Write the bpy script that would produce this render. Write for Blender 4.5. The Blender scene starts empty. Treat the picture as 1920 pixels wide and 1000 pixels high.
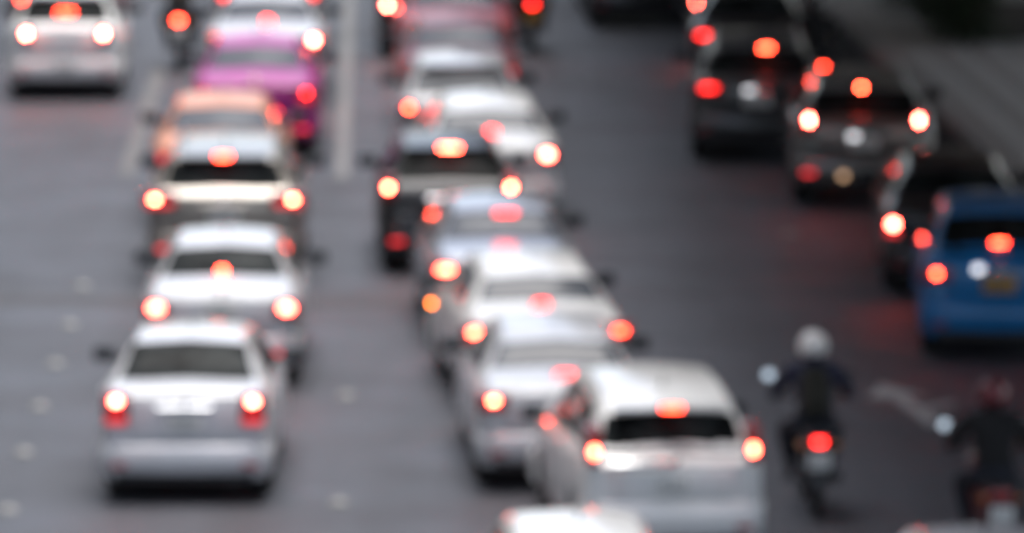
import bpy, bmesh, math, random
from mathutils import Vector, Matrix
R = math.radians
random.seed(4)
S = bpy.context.scene
COL = S.collection

# ------------------------------------------------------------------ camera
CAM_H, PITCH, FPX = 11.92, R(7.0), 15475.0
cd = bpy.data.cameras.new('camera'); cam = bpy.data.objects.new('camera', cd); COL.objects.link(cam)
cam.location = (0, 0, CAM_H); cam.rotation_euler = (R(90) - PITCH, 0, 0)
cd.sensor_width = 36.0; cd.lens = 36.0 * FPX / 1920.0
cd.clip_start = 0.5; cd.clip_end = 3000
cd.dof.use_dof = True; cd.dof.focus_distance = 15.0; cd.dof.aperture_fstop = 6.9; cd.dof.aperture_blades = 9
S.camera = cam

# ------------------------------------------------------------------ sky, sun, exposure
W = bpy.data.worlds.new('World'); S.world = W; W.use_nodes = True
wn, wl = W.node_tree.nodes, W.node_tree.links
SUN_EL, SUN_AZ = R(83), R(40)          # azimuth measured clockwise from +Y (up the street)
sky = wn.new('ShaderNodeTexSky'); sky.sky_type = 'NISHITA'; sky.sun_disc = False
sky.sun_elevation = SUN_EL; sky.sun_rotation = SUN_AZ; sky.dust_density = 4.0; sky.air_density = 1.0; sky.ozone_density = 1.0
hs = wn.new('ShaderNodeHueSaturation'); hs.inputs['Saturation'].default_value = 0.75
wl.new(sky.outputs[0], hs.inputs['Color']); wl.new(hs.outputs[0], wn['Background'].inputs[0])
wn['Background'].inputs[1].default_value = 0.15
sd = bpy.data.lights.new('sun', 'SUN'); sd.energy = 1.5; sd.angle = R(50); sd.color = (1.0, 0.985, 0.96)
sun = bpy.data.objects.new('sun', sd); COL.objects.link(sun)
dirv = Vector((math.sin(SUN_AZ) * math.cos(SUN_EL), math.cos(SUN_AZ) * math.cos(SUN_EL), math.sin(SUN_EL)))
sun.rotation_euler = dirv.to_track_quat('Z', 'Y').to_euler(); sun.location = (-30, 60, 60)
S.view_settings.view_transform = 'Standard'; S.view_settings.look = 'None'; S.view_settings.gamma = 1.0
EXPOSURE = 1.15
S.view_settings.exposure = EXPOSURE
S.render.engine = 'CYCLES'; S.cycles.use_denoising = True; S.cycles.max_bounces = 5
LK = 2 ** -EXPOSURE                      # lamps keep their look when the exposure is tuned

def at(u, v, z=0.0):
    """pixel of the photograph -> the point of the level z on that sight line"""
    a, b = (u - 960) / FPX, -(v - 500) / FPX
    c, s = math.cos(PITCH), math.sin(PITCH)
    d = Vector((a, c + b * s, -s + b * c))
    k = (z - CAM_H) / d.z
    return Vector((0, 0, CAM_H)) + d * k

# ------------------------------------------------------------------ materials
MATS = {}
def principled(name, col, rough=0.5, metal=0.0, coat=0.0, spec=0.5, emit=None, estr=0.0):
    if name in MATS: return MATS[name]
    m = bpy.data.materials.new(name); m.use_nodes = True
    p = m.node_tree.nodes['Principled BSDF']
    p.inputs['Base Color'].default_value = (*col, 1); p.inputs['Roughness'].default_value = rough
    p.inputs['Metallic'].default_value = metal; p.inputs['Coat Weight'].default_value = coat
    p.inputs['Coat Roughness'].default_value = 0.05; p.inputs['Specular IOR Level'].default_value = spec
    if emit:
        p.inputs['Emission Color'].default_value = (*emit, 1); p.inputs['Emission Strength'].default_value = estr
    MATS[name] = m
    return m
def mottle(m, scale, lo, hi, detail=4, coord='Object', dist=0.0):
    """multiply the base colour by a procedural noise between lo and hi (dirt, wear; in glass, imitated shapes and reflections)"""
    nt = m.node_tree; p = nt.nodes['Principled BSDF']
    base = tuple(p.inputs['Base Color'].default_value)
    tc = nt.nodes.new('ShaderNodeTexCoord'); nz = nt.nodes.new('ShaderNodeTexNoise')
    nz.inputs['Scale'].default_value = scale; nz.inputs['Detail'].default_value = detail; nz.inputs['Distortion'].default_value = dist
    mr = nt.nodes.new('ShaderNodeMapRange'); mr.inputs[1].default_value = 0.3; mr.inputs[2].default_value = 0.7
    mr.inputs[3].default_value = lo; mr.inputs[4].default_value = hi
    mx = nt.nodes.new('ShaderNodeMix'); mx.data_type = 'RGBA'; mx.blend_type = 'MULTIPLY'; mx.inputs[0].default_value = 1
    mx.inputs[6].default_value = base
    nt.links.new(tc.outputs[coord], nz.inputs['Vector']); nt.links.new(nz.outputs['Fac'], mr.inputs[0])
    nt.links.new(mr.outputs[0], mx.inputs[7]); nt.links.new(mx.outputs[2], p.inputs['Base Color'])
    return m

PAINTS = dict(
    silver=((0.63, 0.64, 0.66), 0.1, 0.34), bright_silver=((0.55, 0.56, 0.58), 0.05, 0.35), grey_silver=((0.36, 0.38, 0.42), 0.5, 0.3),
    champagne=((0.34, 0.315, 0.28), 0.5, 0.32), white=((0.78, 0.78, 0.76), 0.0, 0.35), cream=((0.72, 0.70, 0.64), 0.0, 0.35),
    black=((0.012, 0.012, 0.015), 0.0, 0.3), charcoal=((0.07, 0.072, 0.075), 0.4, 0.3), gunmetal=((0.17, 0.17, 0.16), 0.5, 0.3),
    orange=((0.62, 0.25, 0.12), 0.0, 0.35), magenta=((0.36, 0.008, 0.21), 0.0, 0.35), pink_red=((0.34, 0.035, 0.05), 0.0, 0.35),
    dark_red=((0.16, 0.010, 0.014), 0.0, 0.35), blue=((0.001, 0.17, 0.46), 0.0, 0.35))
def paint(n):
    if 'paint_' + n in MATS: return MATS['paint_' + n]
    c, me, ro = PAINTS[n]
    m = principled('paint_' + n, c, ro, me, 0.45 if n in ('black', 'charcoal', 'magenta', 'orange', 'pink_red', 'dark_red', 'blue') else 0.9)
    return mottle(m, 2.2, 0.86, 1.04, 5)
PALEGLASS = principled('pale_glass', (0.06, 0.068, 0.082), 0.08, 0.01, 0.0, 0.2)  # paler glass copy, bright sky reflection put into the colour
GLASS = mottle(principled('tinted_glass', (0.018, 0.021, 0.021), 0.06, 0, 0.0, 0.03), 3.5, 0.15, 1.7, 3, 'Object', 0.6)  # noise imitates interior shapes and uneven reflections in the glass
RUBBER = mottle(principled('rubber', (0.018, 0.018, 0.019), 0.75), 9, 0.7, 1.3)
PLASTIC = mottle(principled('black_plastic', (0.022, 0.022, 0.024), 0.5), 6, 0.8, 1.2)
ALLOY = mottle(principled('alloy', (0.45, 0.46, 0.48), 0.3, 0.9), 8, 0.8, 1.0)
CHROME = principled('chrome', (0.85, 0.86, 0.88), 0.12, 1.0)
LENS = principled('red_lens', (0.28, 0.006, 0.010), 0.12, 0, 0.6)
CLEAR = principled('clear_lens', (0.65, 0.67, 0.70), 0.08, 0.3, 1.0)
MIRGLASS = principled('mirror_glass', (0.92, 0.93, 0.92), 0.02, 1.0)
DARKMIR = principled('dark_mirror', (0.16, 0.17, 0.18), 0.03, 1.0)  # darkened colour stands in for dark reflections in the door mirrors
PLATE = mottle(principled('plate_white', (0.82, 0.82, 0.78), 0.4), 14, 0.75, 1.0, 2)
PLATEY = mottle(principled('plate_yellow', (0.55, 0.30, 0.03), 0.4), 14, 0.75, 1.0, 2)
INK = principled('plate_ink', (0.03, 0.03, 0.035), 0.5)
AMBERL = principled('amber_lens', (0.5, 0.16, 0.01), 0.15, 0, 0.6)
LAMPS = dict(hot=((1.0, 0.082, 0.052), 19.0), bright=((1.0, 0.074, 0.038), 15.0), mid=((1.0, 0.045, 0.018), 7.0), low=((1.0, 0.016, 0.012), 2.0), white=((.92, .94, 1.0), 0.45), dim=((1.0, 0.04, 0.05), 0.35),  # white level: glowing highlights on tailgate trim
             amber=((1.0, 0.19, 0.01), 0.95), amberhot=((1.0, 0.55, 0.02), 3.2), plate=((1.0, 0.62, 0.36), 0.22))
def lamp(level, w=.1, h=.05, s_=165.0):
    """lamps of the same light output: the smaller the lens, the brighter its surface"""
    c, k = LAMPS[level]; st = k * 1018.0 / (min(w * s_, 36) * min(h * s_, 36)); st = float('%.2g' % st)
    return principled('lamp_%s_%g' % (level, st), (0.3, 0.02, 0.02), 0.2, emit=c, estr=st * LK)

# ------------------------------------------------------------------ object helpers
def link(name, me, parent=None, mat=None, loc=None):
    o = bpy.data.objects.new(name, me); COL.objects.link(o)
    if mat and not me.materials: me.materials.append(mat)
    if parent: o.parent = parent
    if loc is not None: o.location = loc
    return o
def thing(name, label, cat, loc=(0, 0, 0), rz=0.0, group=None):
    o = bpy.data.objects.new(name, None); COL.objects.link(o); o.empty_display_size = 0.3
    o.location = loc; o.rotation_euler = (0, 0, rz); o['label'] = label; o['category'] = cat
    if group: o['group'] = group
    return o
def tag(o, label, cat, group=None):
    o['label'] = label; o['category'] = cat
    if group: o['group'] = group
    return o
def struct(o): o['kind'] = 'structure'; return o
CACHE = {}
def mesh_from(key, verts, faces, mat=None, smooth=True):
    me = bpy.data.meshes.new(key); me.from_pydata(verts, [], faces); 
    bm = bmesh.new(); bm.from_mesh(me); bmesh.ops.remove_doubles(bm, verts=bm.verts, dist=1e-5)
    bmesh.ops.recalc_face_normals(bm, faces=bm.faces); bm.to_mesh(me); bm.free()
    if smooth:
        for p in me.polygons: p.use_smooth = True
        me.set_sharp_from_angle(angle=R(38))
    if mat: me.materials.append(mat)
    return me
class MB:
    """collects shapes into one mesh"""
    def __init__(s): s.bm = bmesh.new()
    def box(s, c, d, bev=0.0, rot=None, taper=None):
        m = Matrix.Translation(c) @ (rot.to_4x4() if rot else Matrix()) @ Matrix.Diagonal((d[0], d[1], d[2], 1))
        g = bmesh.ops.create_cube(s.bm, size=1, matrix=Matrix())
        vs = g['verts']
        if taper:
            for v in vs:
                if v.co.z > 0: v.co.x *= taper[0]; v.co.y *= taper[1]
        bmesh.ops.transform(s.bm, matrix=m, verts=vs)
        if bev:
            es = list({e for v in vs for e in v.link_edges})
            bmesh.ops.bevel(s.bm, geom=es, offset=bev, segments=2, affect='EDGES', profile=0.6)
        return s
    def tube(s, pts, rad, n=8, cap=True):
        pts = [Vector(p) for p in pts]; rad = rad if isinstance(rad, (list, tuple)) else [rad] * len(pts)
        rings = []; up = Vector((0, 0, 1))
        for i, p in enumerate(pts):
            t = (pts[min(i + 1, len(pts) - 1)] - pts[max(i - 1, 0)]).normalized()
            a = t.cross(up); a = t.cross(Vector((1, 0, 0))) if a.length < 1e-3 else a
            a.normalize(); b = t.cross(a)
            rings.append([s.bm.verts.new(p + (a * math.cos(k * 2 * math.pi / n) + b * math.sin(k * 2 * math.pi / n)) * rad[i]) for k in range(n)])
        for i in range(len(rings) - 1):
            for k in range(n): s.bm.faces.new((rings[i][k], rings[i][(k + 1) % n], rings[i + 1][(k + 1) % n], rings[i + 1][k]))
        if cap: s.bm.faces.new(rings[0][::-1]); s.bm.faces.new(rings[-1])
        return s
    def lathe(s, prof, n=24, axis='X', c=(0, 0, 0)):
        """prof: (radius, along) pairs, turned about the axis"""
        rings = []
        for r, a in prof:
            ring = []
            for k in range(n):
                w = 2 * math.pi * k / n; p, q = r * math.cos(w), r * math.sin(w)
                co = (a, p, q) if axis == 'X' else ((p, a, q) if axis == 'Y' else (p, q, a))
                ring.append(s.bm.verts.new(Vector(co) + Vector(c)))
            rings.append(ring)
        for i in range(len(rings) - 1):
            for k in range(n): s.bm.faces.new((rings[i][k], rings[i][(k + 1) % n], rings[i + 1][(k + 1) % n], rings[i + 1][k]))
        s.bm.faces.new(rings[0][::-1]); s.bm.faces.new(rings[-1])
        return s
    def ball(s, c, r, sub=2, rot=None):
        m = Matrix.Translation(c) @ (rot.to_4x4() if rot else Matrix()) @ Matrix.Diagonal((r[0], r[1], r[2], 1))
        bmesh.ops.create_uvsphere(s.bm, u_segments=8 * sub, v_segments=5 * sub, radius=1, matrix=m); return s
    def loft(s, rings, closed=True, caps=True):
        vs = [[s.bm.verts.new(p) for p in r] for r in rings]; n = len(vs[0])
        for i in range(len(vs) - 1):
            for k in range(n if closed else n - 1): s.bm.faces.new((vs[i][k], vs[i][(k + 1) % n], vs[i + 1][(k + 1) % n], vs[i + 1][k]))
        if caps: s.bm.faces.new(vs[0][::-1]); s.bm.faces.new(vs[-1])
        return s
    def mesh(s, key, mat=None, smooth=True, ang=40):
        bmesh.ops.recalc_face_normals(s.bm, faces=s.bm.faces)
        me = bpy.data.meshes.new(key); s.bm.to_mesh(me); s.bm.free()
        if smooth:
            for p in me.polygons: p.use_smooth = True
            me.set_sharp_from_angle(angle=R(ang))
        if mat: me.materials.append(mat)
        return me

# ------------------------------------------------------------------ large structure: ground, road, markings, median, flyover
def sheet(name, poly, z, mat):
    me = bpy.data.meshes.new(name); me.from_pydata([(x, y, z) for x, y in poly], [], [list(range(len(poly)))]); me.materials.append(mat)
    return struct(link(name, me))
earth = mottle(principled('earth', (0.10, 0.095, 0.085), 0.9), 0.4, 0.7, 1.2)
sheet('ground', [(-800, -800), (800, -800), (800, 1500), (-800, 1500)], -0.004, earth)

def asphalt_material():
    m = bpy.data.materials.new('asphalt'); m.use_nodes = True; nt = m.node_tree; p = nt.nodes['Principled BSDF']; L = nt.links
    tc = nt.nodes.new('ShaderNodeTexCoord')
    def noise(scale, detail, vec=None, stretch=None):
        n = nt.nodes.new('ShaderNodeTexNoise'); n.inputs['Scale'].default_value = scale; n.inputs['Detail'].default_value = detail
        src = tc.outputs['Object']
        if stretch:
            mp = nt.nodes.new('ShaderNodeMapping'); mp.inputs['Scale'].default_value = stretch; mp.inputs['Rotation'].default_value = (0, 0, R(-2)); L.new(src, mp.inputs[0]); src = mp.outputs[0]
        L.new(src, n.inputs['Vector']); return n.outputs['Fac']
    def ramp(f, a, b, lo, hi):
        r = nt.nodes.new('ShaderNodeMapRange'); r.inputs[1].default_value = a; r.inputs[2].default_value = b; r.inputs[3].default_value = lo; r.inputs[4].default_value = hi
        L.new(f, r.inputs[0]); return r.outputs[0]
    def mul(a, b):
        k = nt.nodes.new('ShaderNodeMath'); k.operation = 'MULTIPLY'; L.new(a, k.inputs[0]); L.new(b, k.inputs[1]); return k.outputs[0]
    f = mul(ramp(noise(1.0, 3, stretch=(0.9, 0.035, 1)), 0.3, 0.7, 0.78, 1.18), ramp(noise(0.35, 5), 0.3, 0.7, 0.85, 1.14))   # tyre-polished lanes, patchy wear
    f = mul(f, ramp(noise(1.0, 6, stretch=(2.2, 0.10, 1)), 0.35, 0.75, 0.92, 1.13))
    f = mul(f, ramp(noise(90, 3), 0.2, 0.8, 0.6, 1.4))                                                                 # aggregate
    mx = nt.nodes.new('ShaderNodeMix'); mx.data_type = 'RGBA'; mx.blend_type = 'MULTIPLY'; mx.inputs[0].default_value = 1
    mx.inputs[6].default_value = (0.039, 0.043, 0.053, 1); L.new(f, mx.inputs[7]); L.new(mx.outputs[2], p.inputs['Base Color'])
    L.new(ramp(noise(0.6, 4), 0.3, 0.7, 0.5, 0.72), p.inputs['Roughness'])
    b = nt.nodes.new('ShaderNodeBump'); b.inputs['Strength'].default_value = 0.35; b.inputs['Distance'].default_value = 0.01
    L.new(noise(120, 2), b.inputs['Height']); L.new(b.outputs[0], p.inputs['Normal'])
    return m
ASPHALT = asphalt_material()
def kerb_x(y): return 6.5 - (y - 104) * 0.062
sheet('road', [(-16, 10), (kerb_x(10) + 0.05, 10), (kerb_x(420) + 0.05, 420), (-24, 420)], 0.0, ASPHALT)
patch_mat = mottle(principled('asphalt_patch', (0.035, 0.035, 0.038), 0.7), 2, 0.8, 1.2)
a, b = at(-60, 562), at(800, 570)
sheet('road_seam', [(a.x, a.y - 0.35), (b.x, b.y - 0.35), (b.x, b.y + 0.35), (a.x, a.y + 0.35)], 0.004, patch_mat)
road_white = mottle(principled('worn_road_paint', (0.19, 0.19, 0.19), 0.7), 5, 0.5, 1.1, 6)
faint_white = mottle(principled('faded_road_paint', (0.12, 0.12, 0.12), 0.75), 4, 0.55, 1.2, 6)
def stripe(name, p, q, w, mat, z=0.008):
    d = (q - p).normalized(); n = Vector((d.y, -d.x, 0)) * w / 2
    return sheet(name, [((p - n).x, (p - n).y), ((p + n).x, (p + n).y), ((q + n).x, (q + n).y), ((q - n).x, (q - n).y)], z, mat)
p, q = at(641, 335), at(668, -330)
stripe('lane_line', p, q, 0.17, road_white)
d = at(15, 960) - at(130, 610)
p, q = at(236, 330), at(300, 128)
stripe('lane_line', p, q, 0.2, faint_white)
for v0, v1 in ((1130, 1010),):
    stripe('lane_line', at(606, v0), at(612, v1), 0.15, faint_white)
# worn direction arrow on the right-hand lane
am = bmesh.new()
def apoly(pts):
    am.faces.new([am.verts.new((x, y, 0)) for x, y in pts])
apoly([(-0.09, -1.5), (0.09, -1.5), (0.09, 0.6), (-0.09, 0.6)]); apoly([(-0.33, 0.62), (0.33, 0.62), (0.0, 1.7)])
apoly([(0.092, -0.5), (0.5, 0.05), (0.5, 0.3), (0.092, -0.15)])
me = bpy.data.meshes.new('road_arrow'); am.to_mesh(me); am.free()
o = struct(link('road_arrow', me, None, mottle(principled('arrow_paint', (0.42, 0.42, 0.41), 0.7), 3, 0.5, 1.1, 6), at(1706, 762) + Vector((0, 0, 0.006)))); o.rotation_euler.z = R(8)

# raised median with kerb stones, right of the traffic
concrete = mottle(principled('concrete', (0.22, 0.205, 0.185), 0.85), 0.8, 0.7, 1.15, 7)
paving = mottle(principled('median_paving', (0.52, 0.49, 0.45), 0.85), 1.2, 0.65, 1.2, 7)
kerbm = mottle(principled('kerb_stone', (0.45, 0.42, 0.39), 0.8), 3, 0.6, 1.1, 6)
mb = MB()
mb.bm.faces.new([mb.bm.verts.new(v) for v in ((kerb_x(10) + 0.18, 10, 0.16), (60, 10, 0.16), (60, 420, 0.16), (kerb_x(420) + 0.18, 420, 0.16))])
med = struct(link('median_pavement', mb.mesh('median_pavement', paving, False)))
km = MB().box((0.09, 0, 0.085), (0.18, 0.985, 0.17), 0.015).mesh('kerb_stone', kerbm)
for i in range(60):
    y = 78 + i * 1.0
    o = link('kerb_stone', km, med, None, (kerb_x(y), y, 0.0)); o.rotation_euler.z = math.atan(0.062)
# paving slabs on the strip beside the kerb, as far as they can be told apart
sl = [MB().box((0, 0, 0.010), (0.585, 0.585, 0.026 + 0.004 * k), 0.006).mesh('paving_slab', paving) for k in range(3)]
for i in range(46):
    for j in range(4):
        y = 100 + i * 0.6
        o = link('paving_slab', random.choice(sl), med, None, (kerb_x(y) + 0.5 + j * 0.6, y, 0.16)); o.rotation_euler.z = math.atan(0.062)

# elevated road added to shade the right-hand side: unseen deck, edge beams, columns
fly = thing('elevated_road', 'grey concrete elevated road carried on square columns over the right lanes, deck unseen and placed for its shade', 'flyover', (8.15, 124.5, 0))
hd = math.atan(0.03)
fly.rotation_euler.z = hd; FX = 0.9
COLM = mottle(principled('column_concrete', (0.40, 0.385, 0.36), 0.85), 0.7, 0.7, 1.1, 7)
link('deck', MB().box((1.0 + FX, 15, 8.35), (18.4, 150, 0.5)).mesh('deck', concrete, False), fly)
for k in range(5):
    link('girder', MB().box((-6.8 + FX + 3.9 * k, 15, 7.6), (0.9, 150, 0.98), 0.05).mesh('girder', concrete, False), fly)
for x in (-8.35 + FX, 10.35 + FX):
    link('parapet', MB().box((x, 15, 8.9), (0.3, 150, 1.7), 0.03).mesh('parapet', concrete, False), fly)
for y in (0, 32, 64):
    c = link('column', MB().box((0, y, 3.3), (1.9, 1.9, 6.5), 0.18).mesh('column', COLM, False), fly)
    link('column_cap', MB().box((1.0 + FX, y, 6.8), (14.5, 2.2, 0.58), 0.06).mesh('column_cap', concrete, False), c)
    link('column_plinth', MB().box((0, y, 0.45), (2.3, 2.3, 0.62), 0.06).mesh('column_plinth', mottle(principled('dark_concrete', (0.09, 0.08, 0.07), 0.85), 1.5, 0.7, 1.2) if y == 0 else MATS['dark_concrete'], False), c)

# ------------------------------------------------------------------ unseen tall blocks added on the left to shade the street
wallcols = ((.22, .21, .19), (.26, .24, .21), (.17, .175, .18), (.24, .21, .19), (.19, .20, .19), (.25, .24, .23))
walltxt = ('grey beige', 'sandy', 'slate grey', 'brownish pink', 'grey green', 'light grey')
winm = principled('house_glass', (.03, .035, .04), .1); frm = principled('house_frame', (.3, .3, .3), .6)
wmesh = MB().box((0, 0, 0), (.06, 2.2, 1.6), .01).mesh('window', winm); fmesh = MB().box((.03, 0, -.86), (.16, 2.5, .1), .01).mesh('sill', frm)
for k in range(6):
    y = 40 + 26 * k; h = (36, 42, 33, 39, 44, 35)[k]
    b_ = thing('shade_block', walltxt[k] + ' unseen tall block with dark windows, added to shade the street', 'building', (-15.5 - (k % 3) * .4, y, 0), 0.0, 'unseen tall blocks added for shade')
    link('wall', MB().box((-6, 0, h / 2), (12, 24, h)).mesh('wall', mottle(principled('house_wall_%d' % k, wallcols[k], .85), .5, .75, 1.1, 6), False), b_)
    link('roof', MB().box((-6, 0, h + .2), (12.6, 24.6, .4), .04).mesh('roof', concrete, False), b_)
    link('awning', MB().box((.9, 0, 3.6), (2.2, 23, .15), .03).mesh('awning', frm), b_)
    for f_ in range(int((h - 5) / 3.3)):
        for c_ in range(6):
            w_ = link('window', wmesh, b_, None, (.02, -10 + 4 * c_, 6 + f_ * 3.3)); link('sill', fmesh, w_)

# ------------------------------------------------------------------ car generator
def pchip(xs, ys):
    n = len(xs); h = [xs[i + 1] - xs[i] for i in range(n - 1)]; dl = [(ys[i + 1] - ys[i]) / h[i] for i in range(n - 1)]
    m = [dl[0]] + [0.0] * (n - 2) + [dl[-1]]
    for i in range(1, n - 1):
        if dl[i - 1] * dl[i] > 0:
            w1, w2 = 2 * h[i] + h[i - 1], h[i] + 2 * h[i - 1]; m[i] = (w1 + w2) / (w1 / dl[i - 1] + w2 / dl[i])
    def f(x):
        x = min(max(x, xs[0]), xs[-1]); i = 0
        while i < n - 2 and x > xs[i + 1]: i += 1
        t = (x - xs[i]) / h[i]; t2, t3 = t * t, t * t * t
        return (2 * t3 - 3 * t2 + 1) * ys[i] + (t3 - 2 * t2 + t) * h[i] * m[i] + (-2 * t3 + 3 * t2) * ys[i + 1] + (t3 - t2) * h[i] * m[i + 1]
    return f
# per kind: stations (y, belt z, top z, half width, top half width); windows; wheels
KINDS = {
 'sedan': dict(L=4.40, st=[(0, .90, .96, .72, .60), (.05, .95, 1.02, .78, .66), (.22, .97, 1.055, .825, .69), (.50, .97, 1.095, .845, .68), (.64, .97, 1.13, .85, .67), (1.03, .97, 1.345, .85, .56),
        (1.22, .97, 1.395, .85, .545), (1.5, .97, 1.44, .85, .535), (2.1, .965, 1.475, .85, .535), (2.55, .96, 1.44, .85, .54), (2.68, .96, 1.41, .85, .55), (3.42, .95, 1.02, .845, .69), (3.55, .94, .99, .84, .69), (4.0, .86, .92, .82, .66), (4.26, .74, .80, .77, .58), (4.40, .58, .64, .62, .48)],
        zb=.24, rear=(.66, 1.02), wind=(2.70, 3.38), side=[((1.02, 1.36), (1.98, 1.98)), ((2.06, 2.06), (3.10, 2.62))], doors=[(1.0, 2.0), (2.03, 3.12)], wh=(.98, 3.58), wr=.305, lid=(.03, .56), hood=(3.48, 4.24)),
 'hatch': dict(L=3.95, st=[(0, .93, .98, .70, .60), (.04, .97, 1.04, .76, .64), (.09, .99, 1.09, .79, .645), (.42, .99, 1.43, .825, .56), (.52, .98, 1.475, .83, .555), (1.1, .97, 1.51, .83, .545), (1.7, .96, 1.51, .835, .545), (2.25, .96, 1.47, .84, .55),
        (2.38, .96, 1.44, .84, .55), (3.10, .95, 1.04, .83, .68), (3.25, .94, 1.0, .83, .68), (3.62, .86, .92, .80, .64), (3.83, .74, .80, .75, .56), (3.95, .58, .64, .60, .46)],
        zb=.24, rear=(.10, .40), wind=(2.40, 3.06), side=[((.62, .72), (1.66, 1.66)), ((1.74, 1.74), (2.76, 2.32))], doors=[(.72, 1.68), (1.71, 2.80)], wh=(.72, 3.18), wr=.295, lid=None, hood=(3.16, 3.80)),
 'suv': dict(L=4.60, st=[(0, 1.02, 1.06, .76, .66), (.04, 1.06, 1.12, .83, .70), (.09, 1.08, 1.16, .87, .71), (.34, 1.08, 1.56, .90, .62), (.44, 1.07, 1.61, .905, .61), (1.2, 1.06, 1.68, .91, .60), (2.0, 1.05, 1.685, .915, .60), (2.60, 1.05, 1.64, .915, .60),
        (2.74, 1.05, 1.61, .915, .605), (3.42, 1.04, 1.16, .90, .74), (3.56, 1.03, 1.12, .90, .74), (4.15, .97, 1.03, .87, .70), (4.46, .82, .88, .82, .62), (4.60, .62, .68, .68, .52)],
        zb=.30, rear=(.10, .33), wind=(2.76, 3.38), side=[((.52, .66), (1.1, 1.1)), ((1.16, 1.16), (2.04, 2.04)), ((2.12, 2.12), (3.12, 2.70))], doors=[(1.14, 2.08), (2.11, 3.18)], wh=(.90, 3.70), wr=.36, lid=None, hood=(3.48, 4.42)),
 'mpv': dict(L=4.20, st=[(0, 1.0, 1.05, .74, .64), (.04, 1.04, 1.10, .80, .67), (.09, 1.06, 1.14, .83, .68), (.36, 1.06, 1.55, .85, .60), (.48, 1.05, 1.61, .85, .595), (1.2, 1.04, 1.655, .855, .59), (1.9, 1.03, 1.64, .86, .585), (2.42, 1.02, 1.58, .86, .585),
        (2.55, 1.02, 1.55, .86, .59), (3.28, 1.0, 1.12, .85, .70), (3.42, .99, 1.08, .85, .70), (3.85, .90, .98, .82, .66), (4.08, .77, .84, .77, .58), (4.20, .60, .66, .62, .48)],
        zb=.26, rear=(.10, .35), wind=(2.57, 3.24), side=[((.45, .62), (1.12, 1.12)), ((1.18, 1.18), (1.92, 1.92)), ((2.0, 2.0), (2.94, 2.48))], doors=[(1.16, 1.95), (1.98, 2.98)], wh=(.80, 3.36), wr=.31, lid=None, hood=(3.34, 4.05)),
 'pickup': dict(L=5.0, st=[(0, 1.04, 1.06, .78, .72), (.03, 1.06, 1.09, .83, .77), (.10, 1.07, 1.11, .86, .80), (1.42, 1.07, 1.11, .87, .80), (1.50, 1.08, 1.16, .875, .72), (1.62, 1.08, 1.58, .88, .64), (1.76, 1.08, 1.67, .88, .625), (2.4, 1.07, 1.72, .885, .61), (3.0, 1.07, 1.68, .885, .61),
        (3.12, 1.07, 1.65, .885, .615), (3.80, 1.06, 1.17, .88, .74), (3.95, 1.05, 1.13, .88, .74), (4.55, .98, 1.05, .86, .70), (4.86, .84, .90, .82, .62), (5.0, .64, .70, .68, .52)],
        zb=.34, rear=(1.505, 1.615), wind=(3.14, 3.76), side=[((1.72, 1.80), (2.38, 2.38)), ((2.46, 2.46), (3.46, 3.06))], doors=[(1.72, 2.40), (2.43, 3.50)], wh=(1.08, 4.08), wr=.37, lid=None, hood=(3.88, 4.82)),
}
def vary(base, f): 
    K = dict(KINDS[base]); K['st'] = [f(a) for a in K['st']]; return K
KINDS['classic_sedan'] = dict(KINDS['sedan'], rear=(.66, 1.18), st=[(1.20, .97, 1.39, .85, .55) if a[0] == 1.03 else ((1.33, .97, 1.43, .85, .54) if a[0] == 1.22 else ((1.6, .97, 1.46, .85, .535) if a[0] == 1.5 else a)) for a in KINDS['sedan']['st']], side=[((1.02, 1.42), (1.98, 1.98)), ((2.06, 2.06), (3.10, 2.62))])
KINDS['wagon'] = vary('mpv', lambda a: a)
KINDS['mpv'] = vary('mpv', lambda a: (a[0], a[1] - .03, a[2] - .13 * max(0, 1 - abs(a[0] - .40) / 1.0) if a[0] > .01 else .99, a[3], a[4]))
KINDS['tall_sedan'] = dict(KINDS['sedan'], rear=(.47, 1.06), lid=(.03, .42), side=[((.98, 1.36), (1.98, 1.98)), ((2.06, 2.06), (3.10, 2.62))],
    st=[(0, .99, 1.05, .72, .60), (.05, 1.02, 1.09, .78, .66), (.22, 1.03, 1.115, .825, .68), (.40, 1.03, 1.125, .84, .68), (.46, 1.03, 1.14, .845, .67), (1.07, 1.02, 1.44, .85, .555), (1.2, 1.01, 1.475, .85, .545), (1.5, 1.0, 1.495, .85, .535)] + [a for a in KINDS['sedan']['st'] if a[0] > 1.6])
KINDS['crossover'] = vary('suv', lambda a: (a[0], a[1], 1.06 + (a[2] - 1.06) * .82 if a[2] > 1.06 else a[2], a[3], a[4]))
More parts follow.
